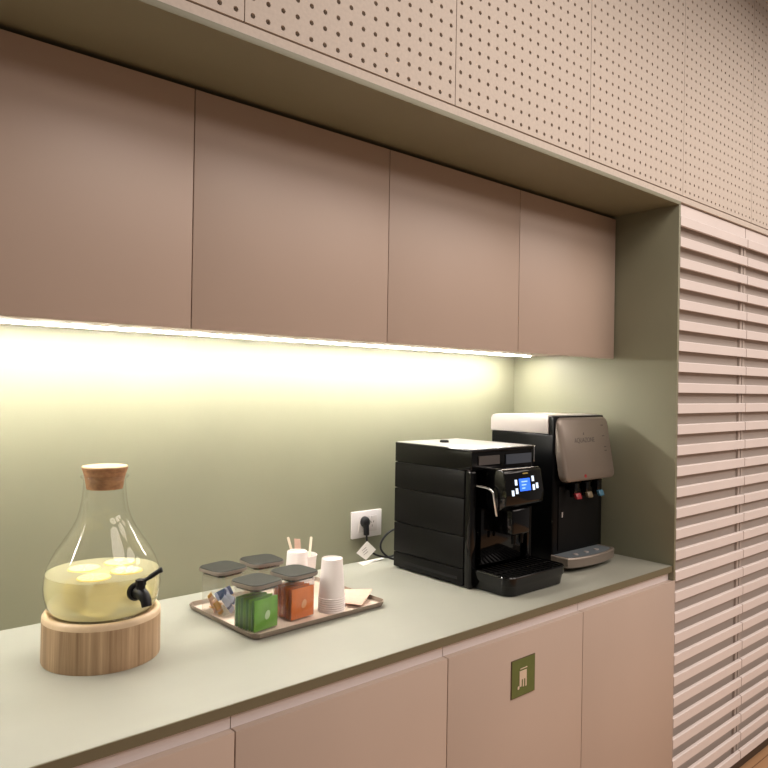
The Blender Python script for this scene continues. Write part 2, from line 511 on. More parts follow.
# green sign on the cabinet door
t = thing('door_sign', 'small square moss green sign with a cream fork symbol on a base cabinet door', 'sign', (-0.8645, -0.0002, H - 0.174))
sw = 0.0525
bx('border', (-sw, -0.002, -sw), (sw, 0.0, sw), 'signrim', t)
bx('plate', (-sw + 0.002, -0.0028, -sw + 0.002), (sw - 0.002, -0.0019, sw - 0.002), 'sign', t)
bm = B()
def sr(x0, x1, y0, y1):
    box(bm, (-sw + 2 * sw * x0, -0.0036, sw - 2 * sw * y1), (-sw + 2 * sw * x1, -0.0027, sw - 2 * sw * y0))
sr(0.325, 0.625, 0.33, 0.56)
sr(0.325, 0.415, 0.56, 0.74); sr(0.465, 0.515, 0.56, 0.76); sr(0.57, 0.625, 0.56, 0.77)
sr(0.35, 0.65, 0.265, 0.285)
lathe_bm = bm
ring = []
for k in range(12):
    ring.append((-sw + 2 * sw * 0.285 + 0.0042 * math.cos(2 * math.pi * k / 12), sw - 2 * sw * 0.755 + 0.0048 * math.sin(2 * math.pi * k / 12)))
prism(bm, ring, 'y', -0.0036, -0.0027)
obj('symbol', bm, 'signmark', t)

# LED strip under the wall cabinets
t = thing('led_strip_light', 'long warm LED strip light glowing under the upper cabinets', 'light', (XL + 0.02, 0.600, H + 0.7620))
L = -0.075 - (XL + 0.02)
bx('profile', (0, -0.013, 0.0019), (L, 0.013, 0.0029), 'alu', t)
bx('diffuser', (0, -0.009, -0.0014), (L, 0.009, 0.0018), 'led', t)

# ------------------------------------------------------------------ wall socket, plug, cord
t = thing('wall_socket', 'white double wall socket on the green back wall', 'socket', (-0.8315, D - 0.0003, H + 0.1335))
bx('cover_plate', (-0.069, -0.009, -0.0475), (0.069, 0, 0.0475), 'white', t, 0.002)
bx('socket_insert', (-0.040, -0.0115, -0.028), (0.045, -0.0088, 0.028), 'socket', t, 0.001)
for sx_ in (-0.019, 0.022):
    bm = B()
    for dx, dz, a in ((-0.006, 0.006, 25), (0.006, 0.006, -25), (0, -0.008, 0)):
        c, s_ = math.cos(R(a)), math.sin(R(a))
        pts = [(sx_ + dx + u * c - v * s_, dz + u * s_ + v * c) for u, v in ((-0.001, -0.004), (0.001, -0.004), (0.001, 0.004), (-0.001, 0.004))]
        prism(bm, pts, 'y', -0.0119, -0.0113)
    part(obj('pin_slots', bm, 'logo', t), 'dark pin slots')
    bx('rocker_switch', (sx_ - 0.004, -0.0130, 0.0195), (sx_ + 0.004, -0.0112, 0.0265), 'white', t)

t = thing('power_cord', 'black plug and power cord running from the wall socket to the coffee machine', 'cord', (-0.852, D - 0.015, H + 0.145))
bm = B()
lathe(bm, [(0.0, 0.0), (0.0165, 0.0), (0.0175, 0.006), (0.0165, 0.014), (0.012, 0.022), (0.0, 0.024)], 24)
for v in bm.verts:
    x, y, z = v.co
    v.co = (x, -z, y * 1.15)
tube(bm, smooth_path([(0, -0.014, -0.004), (0.001, -0.015, -0.03), (0.002, -0.014, -0.045)]), 0.01, 12, rs=None)
obj('plug', bm, 'rubber', t, True)
bm = B()
P0 = Vector((-0.852, D - 0.015, H + 0.145))
path = [(-0.850, D - 0.030, H + 0.102), (-0.851, D - 0.034, H + 0.075), (-0.838, D - 0.034, H + 0.045), (-0.812, D - 0.034, H + 0.026), (-0.78, D - 0.034, H + 0.014),
        (-0.745, D - 0.036, H + 0.008), (-0.70, D - 0.040, H + 0.020), (-0.672, D - 0.045, H + 0.055), (-0.68, D - 0.045, H + 0.092), (-0.715, D - 0.045, H + 0.108), (-0.755, D - 0.040, H + 0.098),
        (-0.785, D - 0.036, H + 0.068), (-0.790, D - 0.042, H + 0.040), (-0.77, D - 0.06, H + 0.014), (-0.74, D - 0.085, H + 0.006), (-0.70, D - 0.118, H + 0.010)]
tube(bm, [Vector(p) - P0 for p in smooth_path(path, 7)], 0.0037, 10)
obj('cord', bm, 'rubber', t, True)
bm = B()
c0 = Vector((-0.862, D - 0.043, H + 0.0455)) - P0
pts = [(0.004, 0.036), (0.046, 0.0), (0.0, -0.031), (-0.044, 0.0)]
loft(bm, [[c0 + Vector((x, 0, z)) for x, z in pts], [c0 + Vector((x, 0.0006, z)) for x, z in pts]])
tg = part(obj('paper_tag', bm, 'tag', t), 'white diamond shaped tag')
bm = B()
for k in range(3):
    a = Vector((-0.012 + 0.004 * k, -0.0006, 0.008 - 0.008 * k))
    d = Vector((0.022, 0, 0.012)).normalized(); n_ = Vector((-d.z, 0, d.x))
    q = [c0 + a - d * 0.008 - n_ * 0.001, c0 + a + d * 0.014 - n_ * 0.001, c0 + a + d * 0.014 + n_ * 0.001, c0 + a - d * 0.008 + n_ * 0.001]
    loft(bm, [[p.copy() for p in q], [p + Vector((0, 0.0007, 0)) for p in q]])
obj('tag_print', bm, 'print', tg)
bm = B()
q = [(-0.885, D - 0.055), (-0.79, D - 0.03), (-0.745, D - 0.012), (-0.80, D - 0.010), (-0.875, D - 0.012)]
prism(bm, q, 'z', H + 0.0004, H + 0.0014)
tag(obj('paper_slip', bm, 'tag'), 'white paper slip lying flat on the worktop under the wall socket', 'paper')

# ------------------------------------------------------------------ coffee machine
CX0, CX1, CY0, CY1 = -0.812, -0.500, 0.248, 0.602
t = thing('coffee_machine', 'black automatic coffee machine with blue display, left of the water cooler', 'coffee machine', (CX0, CY0, H + 0.0))
W, Dp, Ht = CX1 - CX0, CY1 - CY0, 0.437
# body shell: side walls, back and a recessed front
bm = B()
box(bm, (0.0076, 0.053, 0.004), (W - 0.0102, Dp - 0.002, Ht - 0.012), 0.004)
obj('body', bm, 'black', t, 'auto')
for a, b in ((0.007, 0.0415), (0.052, 0.0525), ):
    pass
zs = [(0.006, 0.0565), (0.0595, 0.158), (0.161, 0.277), (0.280, 0.366)]
for z0, z1 in zs:
    bm = B(); box(bm, (0.0, 0.030, z0), (0.0075, Dp, z1), 0.0018)
    obj('side_panel', bm, 'satin', t, 'auto')
bm = B(); box(bm, (0.0005, 0.002, 0.369), (0.008, Dp, Ht - 0.008), 0.0012)
part(obj('side_band', bm, 'gloss', t, 'auto'), 'glossy black upper band')
bx('vent_slot', (-0.0006, 0.055, 0.022), (0.001, 0.30, 0.031), 'rubber', t)
bm = B(); box(bm, (W - 0.010, 0.004, 0.006), (W, Dp, Ht - 0.008), 0.003)
obj('right_side_panel', bm, 'satin', t, 'auto')
bm = B(); box(bm, (0.0004, 0.0, 0.0), (0.028, 0.0295, 0.3675), 0.008, 4)
obj('front_pillar', bm, 'gloss', t, 'auto')
bm = B(); box(bm, (W - 0.028, 0.0, 0.0), (W - 0.0104, 0.0295, 0.3675), 0.006)
obj('front_pillar', bm, 'gloss', t, 'auto')
bm = B(); box(bm, (-0.001, -0.003, Ht - 0.013), (W + 0.001, Dp + 0.001, Ht - 0.002), 0.004, 3)
top = obj('top_cover', bm, 'gloss', t, 'auto')
bm = B(); box(bm, (0.004, 0.004, Ht - 0.004), (W - 0.004, Dp - 0.004, Ht), 0.0015, 2)  # added plate; the reflected strip light is put into its colour
part(obj('sheen_plate', bm, 'topsheen', top, 'auto'), 'added pale plate painting the sheen on the black top')
bm = B(); lathe(bm, [(0, Ht - 0.0005), (0.016, Ht - 0.0005), (0.016, Ht + 0.006), (0.013, Ht + 0.009), (0, Ht + 0.009)], 24, center=(0.12, 0.235))
obj('grinder_knob', bm, 'black', top, 'auto')
bm = B(); tube(bm, smooth_path([(0.165, -0.0035, Ht - 0.001), (W - 0.012, -0.0035, Ht - 0.001), (W - 0.003, -0.0035, Ht - 0.009), (W - 0.003, -0.0035, Ht - 0.055)], 6), 0.0016, 8)
part(obj('trim_line', bm, 'chrome', top, True), 'chrome outline of the front corner')
bx('front_upper_panel', (0.0085, 0.004, 0.369), (W - 0.0102, 0.0525, Ht - 0.0135), 'gloss', t)
bx('front_window', (0.168, 0.0005, 0.380), (W - 0.012, 0.0042, 0.412), 'smoke', t)
part(bx('front_vent', (0.035, 0.0005, 0.384), (0.135, 0.0042, 0.412), 'logo', t), 'dim brown window')
# brew head
hy = -0.088
bm = B()
poly = [(hy + 0.004, 0.262), (hy, 0.270), (hy - 0.002, 0.300), (hy + 0.010, 0.366), (hy + 0.018, 0.374), (0.030, 0.374), (0.030, 0.245), (hy + 0.03, 0.245)]
prism(bm, poly, 'x', 0.062, W - 0.062)
bmesh.ops.bevel(bm, geom=[e for e in bm.edges], offset=0.004, segments=2, profile=0.5, affect='EDGES')
head = obj('brew_head', bm, 'gloss', t, 'auto')
head['label'] = 'glossy control head with display'
fy = lambda z: hy - 0.002 + (z - 0.300) / 0.066 * 0.012 - 0.0012
def front_tile(name, x0, x1, z0, z1, mt, par, th=0.0012, off=0.0):
    bm = B()
    v = [(x0, fy(z0) - off, z0), (x1, fy(z0) - off, z0), (x1, fy(z1) - off, z1), (x0, fy(z1) - off, z1)]
    loft(bm, [[Vector(q) for q in v], [Vector(q) + Vector((0, th, 0)) for q in v]])
    return obj(name, bm, mt, par)
hc = W / 2
sc = part(front_tile('display_screen', hc - 0.028, hc + 0.026, 0.306, 0.344, 'screen', head), 'lit blue screen')
for k in range(3):
    front_tile('text_line', hc - 0.018, hc + 0.012 - 0.007 * k, 0.333 - 0.010 * k, 0.3365 - 0.010 * k, 'lcdtext', sc, 0.0004, 0.0004)
for x, z in ((-0.044, 0.334), (-0.044, 0.308), (-0.064, 0.303), (0.042, 0.341), (0.042, 0.314), (0.060, 0.318)):
    part(front_tile('push_button', hc + x - 0.0055, hc + x + 0.0055, z - 0.0085, z + 0.0085, 'button', head), 'lit white button')
front_tile('brand_mark', hc - 0.006, hc + 0.020, 0.3575, 0.3615, 'gold', head, 0.0008)
bm = B(); tube(bm, smooth_path([(0.064, 0.02, 0.3755), (0.066, hy + 0.03, 0.3755), (0.072, hy + 0.018, 0.3755), (W - 0.07, hy + 0.018, 0.3750)], 5), 0.0016, 8)
part(obj('top_trim', bm, 'chrome', head, True), 'thin chrome line')
# spout column and nozzles
bm = B(); box(bm, (hc - 0.045, hy + 0.012, 0.165), (hc + 0.045, 0.035, 0.249), 0.008, 3)
sp = obj('coffee_spout', bm, 'gloss', t, 'auto')
for s in (-1, 1):
    bm = B(); lathe(bm, [(0.0, 0.135), (0.007, 0.135), (0.009, 0.17), (0.0, 0.17)], 16, center=(hc + s * 0.018, hy + 0.03))
    obj('nozzle', bm, 'black', sp, 'auto')
bm = B(); box(bm, (0.055, 0.006, 0.066), (W - 0.055, 0.052, 0.246), 0.004)
obj('waste_drawer', bm, 'gloss', t, 'auto')
bm = B(); tube(bm, smooth_path([(0.020, -0.002, 0.322), (0.034, -0.030, 0.318), (0.044, -0.048, 0.306), (0.048, -0.052, 0.280), (0.058, -0.054, 0.229)], 6), 0.0036, 10)
part(obj('steam_wand', bm, 'chrome', t, True), 'bent chrome wand')
# drip tray
bm = B()
ty0, ty1 = -0.143, 0.004
def tray_loop(z, inset):
    w0, w1 = 0.016 + inset, W + 0.002 - inset
    y0, y1 = ty0 + inset, ty1
    r = 0.034
    pts = [(w0, y1), (w0, y0 + r)]
    for k in range(1, 7):
        a = R(180 + 90 * k / 6); pts.append((w0 + r + r * math.cos(a), y0 + r + r * math.sin(a)))
    for k in range(0, 7):
        a = R(270 + 90 * k / 6); pts.append((w1 - r + r * math.cos(a), y0 + r + r * math.sin(a)))
    pts.append((w1, y1))
    return [(x, y, z) for x, y in pts]
loft(bm, [tray_loop(0.003, 0.008), tray_loop(0.030, 0.004), tray_loop(0.034, 0.001), tray_loop(0.058, 0.0), tray_loop(0.061, 0.002), tray_loop(0.061, 0.007), tray_loop(0.056, 0.009)])
dt = obj('drip_tray', bm, 'gloss', t, 'auto')
bm = B()
for k in range(13):
    x = 0.030 + k * (W - 0.045) / 12
    box(bm, (x - 0.003, ty0 + 0.014, 0.0562), (x + 0.003, -0.004, 0.0592))
box(bm, (0.028, ty0 + 0.070, 0.0558), (W - 0.012, ty0 + 0.076, 0.0590))
obj('drip_grille', bm, 'satin', dt)
for x in (0.02, W - 0.02):
    for y in (0.02, Dp - 0.02):
        bm = B(); lathe(bm, [(0, 0), (0.009, 0), (0.009, 0.006), (0, 0.006)], 16, center=(x, y)); obj('foot', bm, 'rubber', t, 'auto')

# ------------------------------------------------------------------ water cooler
WX0, WX1, WY0, WY1 = -0.400, -0.088, 0.238, 0.520
t = thing('water_cooler', 'black benchtop water cooler with silver front cover and three taps', 'water cooler', (WX0, WY0, H))
W, Dp = WX1 - WX0, WY1 - WY0
bm = B(); box(bm, (0.0, 0.0, 0.012), (W, Dp, 0.472), 0.008, 3)
obj('body', bm, 'black', t, 'auto')
prof = [(0.024, 0.4705), (Dp + 0.002, 0.4705), (Dp + 0.002, 0.515), (Dp - 0.004, 0.527), (Dp - 0.016, 0.532), (0.024, 0.535)]
bm = B(); prism(bm, prof, 'x', -0.002, W + 0.002)
bmesh.ops.bevel(bm, geom=[e for e in bm.edges if abs(e.verts[0].co.x - e.verts[1].co.x) < 1e-5], offset=0.003, segments=2, profile=0.5, affect='EDGES')
part(obj('top_lid', bm, 'silverlid', t, 'auto'), 'pale silver rounded lid')
bm = B(); box(bm, (0.001, 0.0, 0.40), (W - 0.001, 0.0235, 0.533), 0.004)
obj('front_frame', bm, 'black', t, 'auto')
# silver cover, leaning out towards its lower edge
def cover_loop(dy, inset):
    r = 0.024
    out = []
    zt, zb = 0.529 - inset, 0.304 + inset
    x0, x1 = 0.009 + inset, W + 0.014 - inset
    for cx, cz, a0 in ((x1 - r, zt - r, 0), (x0 + r, zt - r, 90), (x0 + r, zb + r, 180), (x1 - r, zb + r, 270)):
        for k in range(6):
            a = R(a0 + 90 * k / 5)
            x, z = cx + r * math.cos(a), cz + r * math.sin(a)
            lean = (0.531 - z) / 0.239
            out.append((x, -0.004 - 0.044 * lean + dy, z))
    return out
bm = B()
cl = [cover_loop(0.026, 0.0), cover_loop(0.008, 0.0), cover_loop(0.001, 0.003), cover_loop(-0.004, 0.011)]
loft(bm, cl)
cov = part(obj('front_cover', bm, 'silver', t, 'auto'), 'silver front cover')
lean = math.atan(0.044 / 0.239)
cyf = lambda z: -0.004 - 0.044 * (0.531 - z) / 0.239 - 0.0042
text_mesh('logo_text', 'AQUAZONE', 0.0245, 'logo', cov, (W / 2 - 0.004, cyf(0.446), 0.446), (R(90) - lean, 0, 0), sx=0.92)
bm = B(); prism(bm, [(W / 2 - 0.012, 0.462), (W / 2, 0.462), (W / 2 - 0.006, 0.474)], 'y', cyf(0.47) - 0.0006, cyf(0.47) + 0.0006)
obj('logo_mark', bm, 'logo', cov)
def disc(name, x, z, r, mt, par, lab=None):
    bm = B()
    prism(bm, [(x + r * math.cos(2 * math.pi * k / 16), z + r * math.sin(2 * math.pi * k / 16)) for k in range(16)], 'y', cyf(z) - 0.0012, cyf(z) + 0.001)
    o = obj(name, bm, mt, par)
    if lab: o['label'] = lab
    return o
disc('indicator_light', W / 2 - 0.030, 0.322, 0.0062, 'redled', cov, 'small red dot')
for x, z in ((W - 0.036, 0.497), (W - 0.036, 0.458), (W - 0.034, 0.418), (W - 0.034, 0.405)):
    bm = B(); box(bm, (x - 0.007, cyf(z) - 0.0004, z - 0.0014), (x + 0.007, cyf(z) + 0.001, z + 0.0014)); obj('status_mark', bm, 'logo', cov)
# taps
for x, mt, lab in ((0.074, 'tapred', 'tap with red lever'), (0.144, 'tapwhite', 'tap with beige lever'), (0.216, 'tapblue', 'tap with blue lever')):
    bm = B()
    lathe(bm, [(0.0, 0.250), (0.008, 0.250), (0.010, 0.262), (0.011, 0.300), (0.0, 0.300)], 18, center=(x, -0.028))
    tube(bm, [(x, -0.028, 0.278), (x, 0.006, 0.285)], 0.009, 12)
    tp = part(obj('tap', bm, 'black', t, 'auto'), lab)
    bm = B(); box(bm, (x - 0.015, -0.052, 0.246), (x + 0.015, -0.040, 0.266), 0.003)
    for v in bm.verts:
        v.co.y += (0.27 - v.co.z) * -0.35
    obj('lever', bm, mt, tp, 'auto')
    bm = B(); box(bm, (x - 0.014, -0.048, 0.264), (x + 0.014, -0.030, 0.300), 0.003)
    obj('lever_arm', bm, 'gloss', tp, 'auto')
# alcove back and drip tray
bm = B(); box(bm, (0.03, -0.004, 0.06), (W - 0.03, 0.002, 0.288), 0.002)
obj('alcove_panel', bm, 'matte', t, 'auto')
part(bx('safety_catch', (0.045, -0.0066, 0.178), (0.051, -0.0036, 0.196), 'silverlid', t), 'small pale catch')
def wt_loop(z, inset):
    pts = [(-0.002 + inset, 0.004)]
    n = 14
    for k in range(n + 1):
        u = k / n
        x = -0.002 + inset + (W - 0.020 - 2 * inset) * u
        y = -0.066 - 0.026 * math.sin(math.pi * u) ** 0.6 + inset
        pts.append((x, y))
    pts.append((W - 0.022 - inset, 0.004))
    return [(x, y, z) for x, y in pts]
bm = B()
loft(bm, [wt_loop(0.016, 0.006), wt_loop(0.020, 0.001), wt_loop(0.048, 0.0), wt_loop(0.052, 0.003), wt_loop(0.052, 0.008), wt_loop(0.049, 0.010)])
wt = part(obj('drip_tray', bm, 'silver', t, 'auto'), 'silver drip tray with curved front')
bm = B()
loft(bm, [wt_loop(0.0492, 0.012), wt_loop(0.0512, 0.012)])
gr = obj('drip_grille', bm, mat('grey_grille', (0.13, 0.15, 0.165), 0.35), wt, 'auto')
for x in (0.075, 0.140, 0.205):
    bm = B(); lathe(bm, [(0, 0.0513), (0.009, 0.0513), (0.009, 0.0535), (0.006, 0.0542), (0, 0.0542)], 16, center=(x, -0.045))
    obj('drain_boss', bm, 'silverlid', gr, 'auto')
for x in (0.025, W - 0.025):
    for y in (0.025, Dp - 0.025):
        bm = B(); lathe(bm, [(0, 0), (0.011, 0), (0.011, 0.014), (0, 0.014)], 16, center=(x, y)); obj('foot', bm, 'rubber', t, 'auto')

# ------------------------------------------------------------------ glass drink dispenser
DX, DY = -1.875, 0.425
t = thing('stand_ring', 'round oak stave stand under the glass drink dispenser', 'stand', (DX, DY, H))
bm = B()
lathe(bm, [(0.1135, 0.0), (0.1275, 0.0), (0.1285, 0.003), (0.1280, 0.092)], 72)
obj('staves', bm, 'base', t, 'auto')
bm = B()
lathe(bm, [(0.1280, 0.092), (0.1276, 0.100), (0.1245, 0.1055), (0.1200, 0.107), (0.1155, 0.1055), (0.1135, 0.101), (0.1135, 0.0)], 72)
part(obj('top_rim', bm, 'baserim', t, True), 'smooth pale rounded rim')
bm = B(); lathe(bm, [(0, 0.076), (0.1133, 0.076), (0.1133, 0.0955), (0, 0.0955)], 48)
obj('support_disc', bm, 'base', t, 'auto')

t = thing('drink_dispenser', 'glass drink dispenser bottle with lemon water and black tap, stopped with cork', 'drink dispenser', (DX, DY, H + 0.096))
z0 = 0.096
outer = [(0.0, 0.0), (0.085, 0.0), (0.100, 0.002), (0.109, 0.007), (0.1155, 0.017), (0.121, 0.030), (0.1255, 0.050), (0.1270, 0.068), (0.1255, 0.088), (0.1205, 0.108), (0.1125, 0.127), (0.102, 0.147),
         (0.0905, 0.164), (0.078, 0.183), (0.067, 0.201), (0.058, 0.220), (0.0525, 0.240), (0.0490, 0.262), (0.0468, 0.285), (0.0460, 0.303), (0.0475, 0.309), (0.0515, 0.3115), (0.0528, 0.3135), (0.0515, 0.3155), (0.0490, 0.3160), (0.0452, 0.3140)]
bm = B(); lathe(bm, outer, 72)
obj('bottle', bm, 'glass', t, True)
bm = B(); lathe(bm, [(0, 0.003), (0.098, 0.004), (0.106, 0.0075), (0.108, 0.010), (0, 0.012)], 64)
part(obj('bottle_base', bm, clear('thick_glass_base', (0.72, 0.72, 0.66), 1.5, 0.05), t, True), 'thick greyish glass bottom')
wl = 0.097
bm = B()
wp = [(0.0, 0.0125), (0.108, 0.0125), (0.1140, 0.018), (0.1195, 0.031), (0.1240, 0.050), (0.1255, 0.068), (0.1240, 0.088), (0.1222, wl), (0.0, wl)]
lathe(bm, wp, 72)
for f in bm.faces: f.smooth = True
water = part(obj('lemon_water', bm, 'water', t, 'auto'), 'pale yellow lemon water')
# cork
bm = B(); lathe(bm, [(0, 0.285), (0.0395, 0.285), (0.0440, 0.3135), (0.0495, 0.330), (0.0505, 0.3345), (0.0, 0.3345)], 48)
ck = part(obj('cork_stopper', bm, 'cork', t, 'auto'), 'tapered brown cork stopper')
bm = B(); lathe(bm, [(0, 0.3346), (0.0502, 0.3346), (0.0495, 0.3370), (0, 0.3374)], 48)
part(obj('cork_top', bm, 'corktop', ck, 'auto'), 'pale top face')
# tap
ang = R(11)
dv = Vector((math.sin(ang), -math.cos(ang), 0)); sv = Vector((math.cos(ang), math.sin(ang), 0)); zv = Vector((0, 0, 1))
tc_ = dv * 0.127 + zv * 0.0715
def tp(d, s, z): return tc_ + dv * d + sv * s + zv * z
bm = B()
n = 24
loops = []
for d, r in ((-0.001, 0.0), (-0.001, 0.0195), (0.006, 0.0195), (0.009, 0.016), (0.009, 0.0)):
    loops.append([tp(d, max(r, 0.0005) * math.cos(2 * math.pi * k / n), max(r, 0.0005) * math.sin(2 * math.pi * k / n)) for k in range(n)])
loft(bm, loops)
tube(bm, [tp(0.004, 0, 0), tp(0.022, 0, 0.001), tp(0.034, 0, -0.003), tp(0.042, 0, -0.011), tp(0.046, 0, -0.024)], 0.012, 14, rs=[0.0125, 0.0135, 0.013, 0.012, 0.0108])
tube(bm, [tp(0.022, 0, 0.004), tp(0.022, 0, 0.020)], 0.010, 14)
tube(bm, [tp(0.022, 0, 0.018), tp(0.022, 0, 0.030)], 0.0115, 6)
tpo = part(obj('tap', bm, 'rubber', t, 'auto'), 'black tap')
bm = B()
tube(bm, smooth_path([tp(0.022, 0.0, 0.025), tp(0.030, 0.008, 0.030), tp(0.040, 0.022, 0.041), tp(0.047, 0.031, 0.048), tp(0.050, 0.034, 0.050)], 4), 0.005, 10,
     rs=[0.0045] * 6 + [0.0055] * 6 + [0.0062] * 4 + [0.004])
obj('tap_lever', bm, 'rubber', tpo, True)
# lemon slices
def slice_mesh():
    bm = B()
    n = 32
    r = 0.036
    lathe(bm, [(0, -0.002), (r - 0.002, -0.002), (r, 0.0), (r - 0.002, 0.002), (0, 0.002)], n)
    for f in bm.faces:
        c = f.calc_center_median()
        f.material_index = 1 if math.hypot(c.x, c.y) > r - 0.0022 else 0
    for k in range(9):
        a = 2 * math.pi * k / 9
        d = Vector((math.cos(a), math.sin(a), 0)); n_ = Vector((-d.y, d.x, 0))
        q = [d * 0.005 - n_ * 0.0006, d * 0.030 - n_ * 0.0012, d * 0.030 + n_ * 0.0012, d * 0.005 + n_ * 0.0006]
        loft(bm, [[p + Vector((0, 0, 0.0019)) for p in q], [p + Vector((0, 0, 0.0024)) for p in q]], 2)
    return bm
pith = mat('lemon_pith', (0.76, 0.70, 0.45), 0.6)
SL = [((-0.040, -0.055, wl), (0, 0, 0), 'floating lemon slice at the left front of the water surface'),
      ((0.038, -0.040, wl), (0, 0, 0.3), 'floating lemon slice just behind the black tap'),
      ((-0.030, 0.038, wl), (0, 0, 0.9), 'floating lemon slice at the back left of the water surface'),
      ((0.055, 0.045, wl), (0, 0, 1.3), 'floating lemon slice at the back right of the water surface'),
      ((-0.002, -0.006, wl - 0.006), (0.1, 0.06, 1.7), 'lemon slice just below the middle of the water surface'),
      ((-0.072, -0.030, 0.058), (1.2, 0.3, 0.5), 'upright sunken lemon slice against the left side of the glass'),
      ((-0.015, -0.060, 0.052), (1.25, 0.2, -0.2), 'upright sunken lemon slice in the middle of the water'),
      ((0.048, -0.058, 0.032), (0.30, 0.1, 0.7), 'sunken lemon slice low down below the tap'),
      ((0.052, -0.060, 0.052), (0.25, -0.1, 0.1), 'sunken lemon slice leaning right behind the tap outlet'),
      ((-0.035, -0.055, 0.022), (0.15, 0.0, 0.7), 'sunken lemon slice lying flat near the bottom at the front')]
s0 = None
for loc, rot, lab in SL:
    wl_ = (DX + loc[0], DY + loc[1], H + 0.096 + loc[2])
    if s0 is None:
        s0 = obj('lemon_slice', slice_mesh(), ['lemon', 'peel', pith], smooth='auto')
        o = s0
    else:
        o = s0.copy(); C.objects.link(o)
    o.location = wl_; o.rotation_euler = rot
    tag(o, lab, 'lemon slice', 'lemon slices in the dispenser')

# ------------------------------------------------------------------ tray with jars
TX, TY, TA = -1.348, 0.449, R(1.9)
TW, TD = 0.446, 0.345
t = thing('serving_tray', 'taupe rectangular tray with cut corners holding jars, cups and napkins', 'tray', (TX, TY, H), TA)
def oct_loop(w_, d_, c, z):
    w_, d_ = w_ / 2, d_ / 2
    return [(w_ - c, -d_, z), (w_, -d_ + c, z), (w_, d_ - c, z), (w_ - c, d_, z), (-w_ + c, d_, z), (-w_, d_ - c, z), (-w_, -d_ + c, z), (-w_ + c, -d_, z)]
bm = B(); loft(bm, [oct_loop(TW - 0.026, TD - 0.026, 0.008, 0.0005), oct_loop(TW - 0.026, TD - 0.026, 0.008, 0.006)])
obj('tray_floor', bm, 'tray', t)
bm = B(); loft(bm, [oct_loop(TW - 0.020, TD - 0.020, 0.010, 0.0), oct_loop(TW - 0.008, TD - 0.008, 0.014, 0.006), oct_loop(TW, TD, 0.017, 0.0165), oct_loop(TW - 0.004, TD - 0.004, 0.016, 0.0165), oct_loop(TW - 0.012, TD - 0.012, 0.014, 0.0062), oct_loop(TW - 0.027, TD - 0.027, 0.008, 0.0055)], 0, False, False)
part(obj('tray_rim', bm, 'trayrim', t), 'darker raised rim')
ZF = H + 0.0065       # tray floor

JH = 0.109            # jar body height
def make_jar():
    t = thing('storage_jar', '', 'jar', group='square jars on the tray')
    bm = B()
    s = 0.087
    L_ = lambda w_, z, r: [(x, y, z) for x, y in rrect(w_, w_, r)]
    loft(bm, [L_(s - 0.008, 0.0, 0.012), L_(s - 0.002, 0.003, 0.015), L_(s, 0.008, 0.016), L_(s, JH, 0.016), L_(s - 0.005, JH, 0.0135), L_(s - 0.005, JH - 0.012, 0.0135)], 0, True, False)
    obj('jar_body', bm, 'jar', t, 'auto')
    bm = B()
    loft(bm, [L_(0.080, JH - 0.006, 0.0125), L_(0.0818, JH - 0.003, 0.013), L_(0.0818, JH + 0.001, 0.013)], 0)
    obj('lid_seal', bm, 'black', t, 'auto')
    bm = B()
    loft(bm, [L_(0.097, JH + 0.001, 0.022), L_(0.104, JH + 0.003, 0.025), L_(0.106, JH + 0.008, 0.026), L_(0.105, JH + 0.0115, 0.026)], 0, True, True)
    lid = part(obj('lid', bm, 'lidrim', t, 'auto'), 'dark grey lid with paler edge')
    bm = B()
    loft(bm, [L_(0.1035, JH + 0.0116, 0.026), L_(0.1005, JH + 0.0135, 0.025)], 0)
    obj('lid_top', bm, 'lid', lid, 'auto')
    return t
j = make_jar()
j.location = (-1.514, 0.347, ZF); j.rotation_euler = (0, 0, R(11.5))
j['label'] = 'square clear jar of green tea sachets with dark lid, front left on the tray'
JG = j
JO = dup(j, (-1.388, 0.364, ZF), R(6), 'square clear jar of orange tea sachets with dark lid, beside the paper cups')
JB = dup(j, (-1.517, 0.517, ZF), R(9.5), 'square clear jar of blue and amber sugar sticks, back left on the tray')
JK = dup(j, (-1.391, 0.524, ZF), R(-3), 'square jar with dark lid, back right, mostly hidden behind the green and orange jars')

# tea sachets standing in rows
def sachet_mesh(w_, h_, th):
    bm = B()
    n = 6
    loops = []
    for k in range(n + 1):
        z = h_ * k / n
        t_ = th * (0.35 + 0.65 * math.sin(math.pi * min(max(k / n, 0.0), 1.0)))
        loops.append([(-w_ / 2, -t_ / 2 * 0.3, z), (0, -t_ / 2, z), (w_ / 2, -t_ / 2 * 0.3, z), (w_ / 2, t_ / 2 * 0.3, z), (0, t_ / 2, z), (-w_ / 2, t_ / 2 * 0.3, z)])
    loft(bm, loops)
    return bm
def leaf_mark(par, mt, th, h_):
    bm = B()
    pts = []
    for k in range(14):
        a = 2 * math.pi * k / 14
        pts.append((0.002 + 0.0085 * math.cos(a) + 0.002 * math.sin(a), h_ * 0.46 + 0.0115 * math.sin(a)))
    loft(bm, [[(x, -th / 2 - 0.0004, z) for x, z in pts], [(x, -th / 2 + 0.0014, z) for x, z in pts]])
    return part(obj('leaf_emblem', bm, mt, par), 'pale leaf emblem')
ORD = ['frontmost', 'second', 'third', 'fourth', 'fifth', 'sixth', 'seventh', 'eighth', 'ninth']
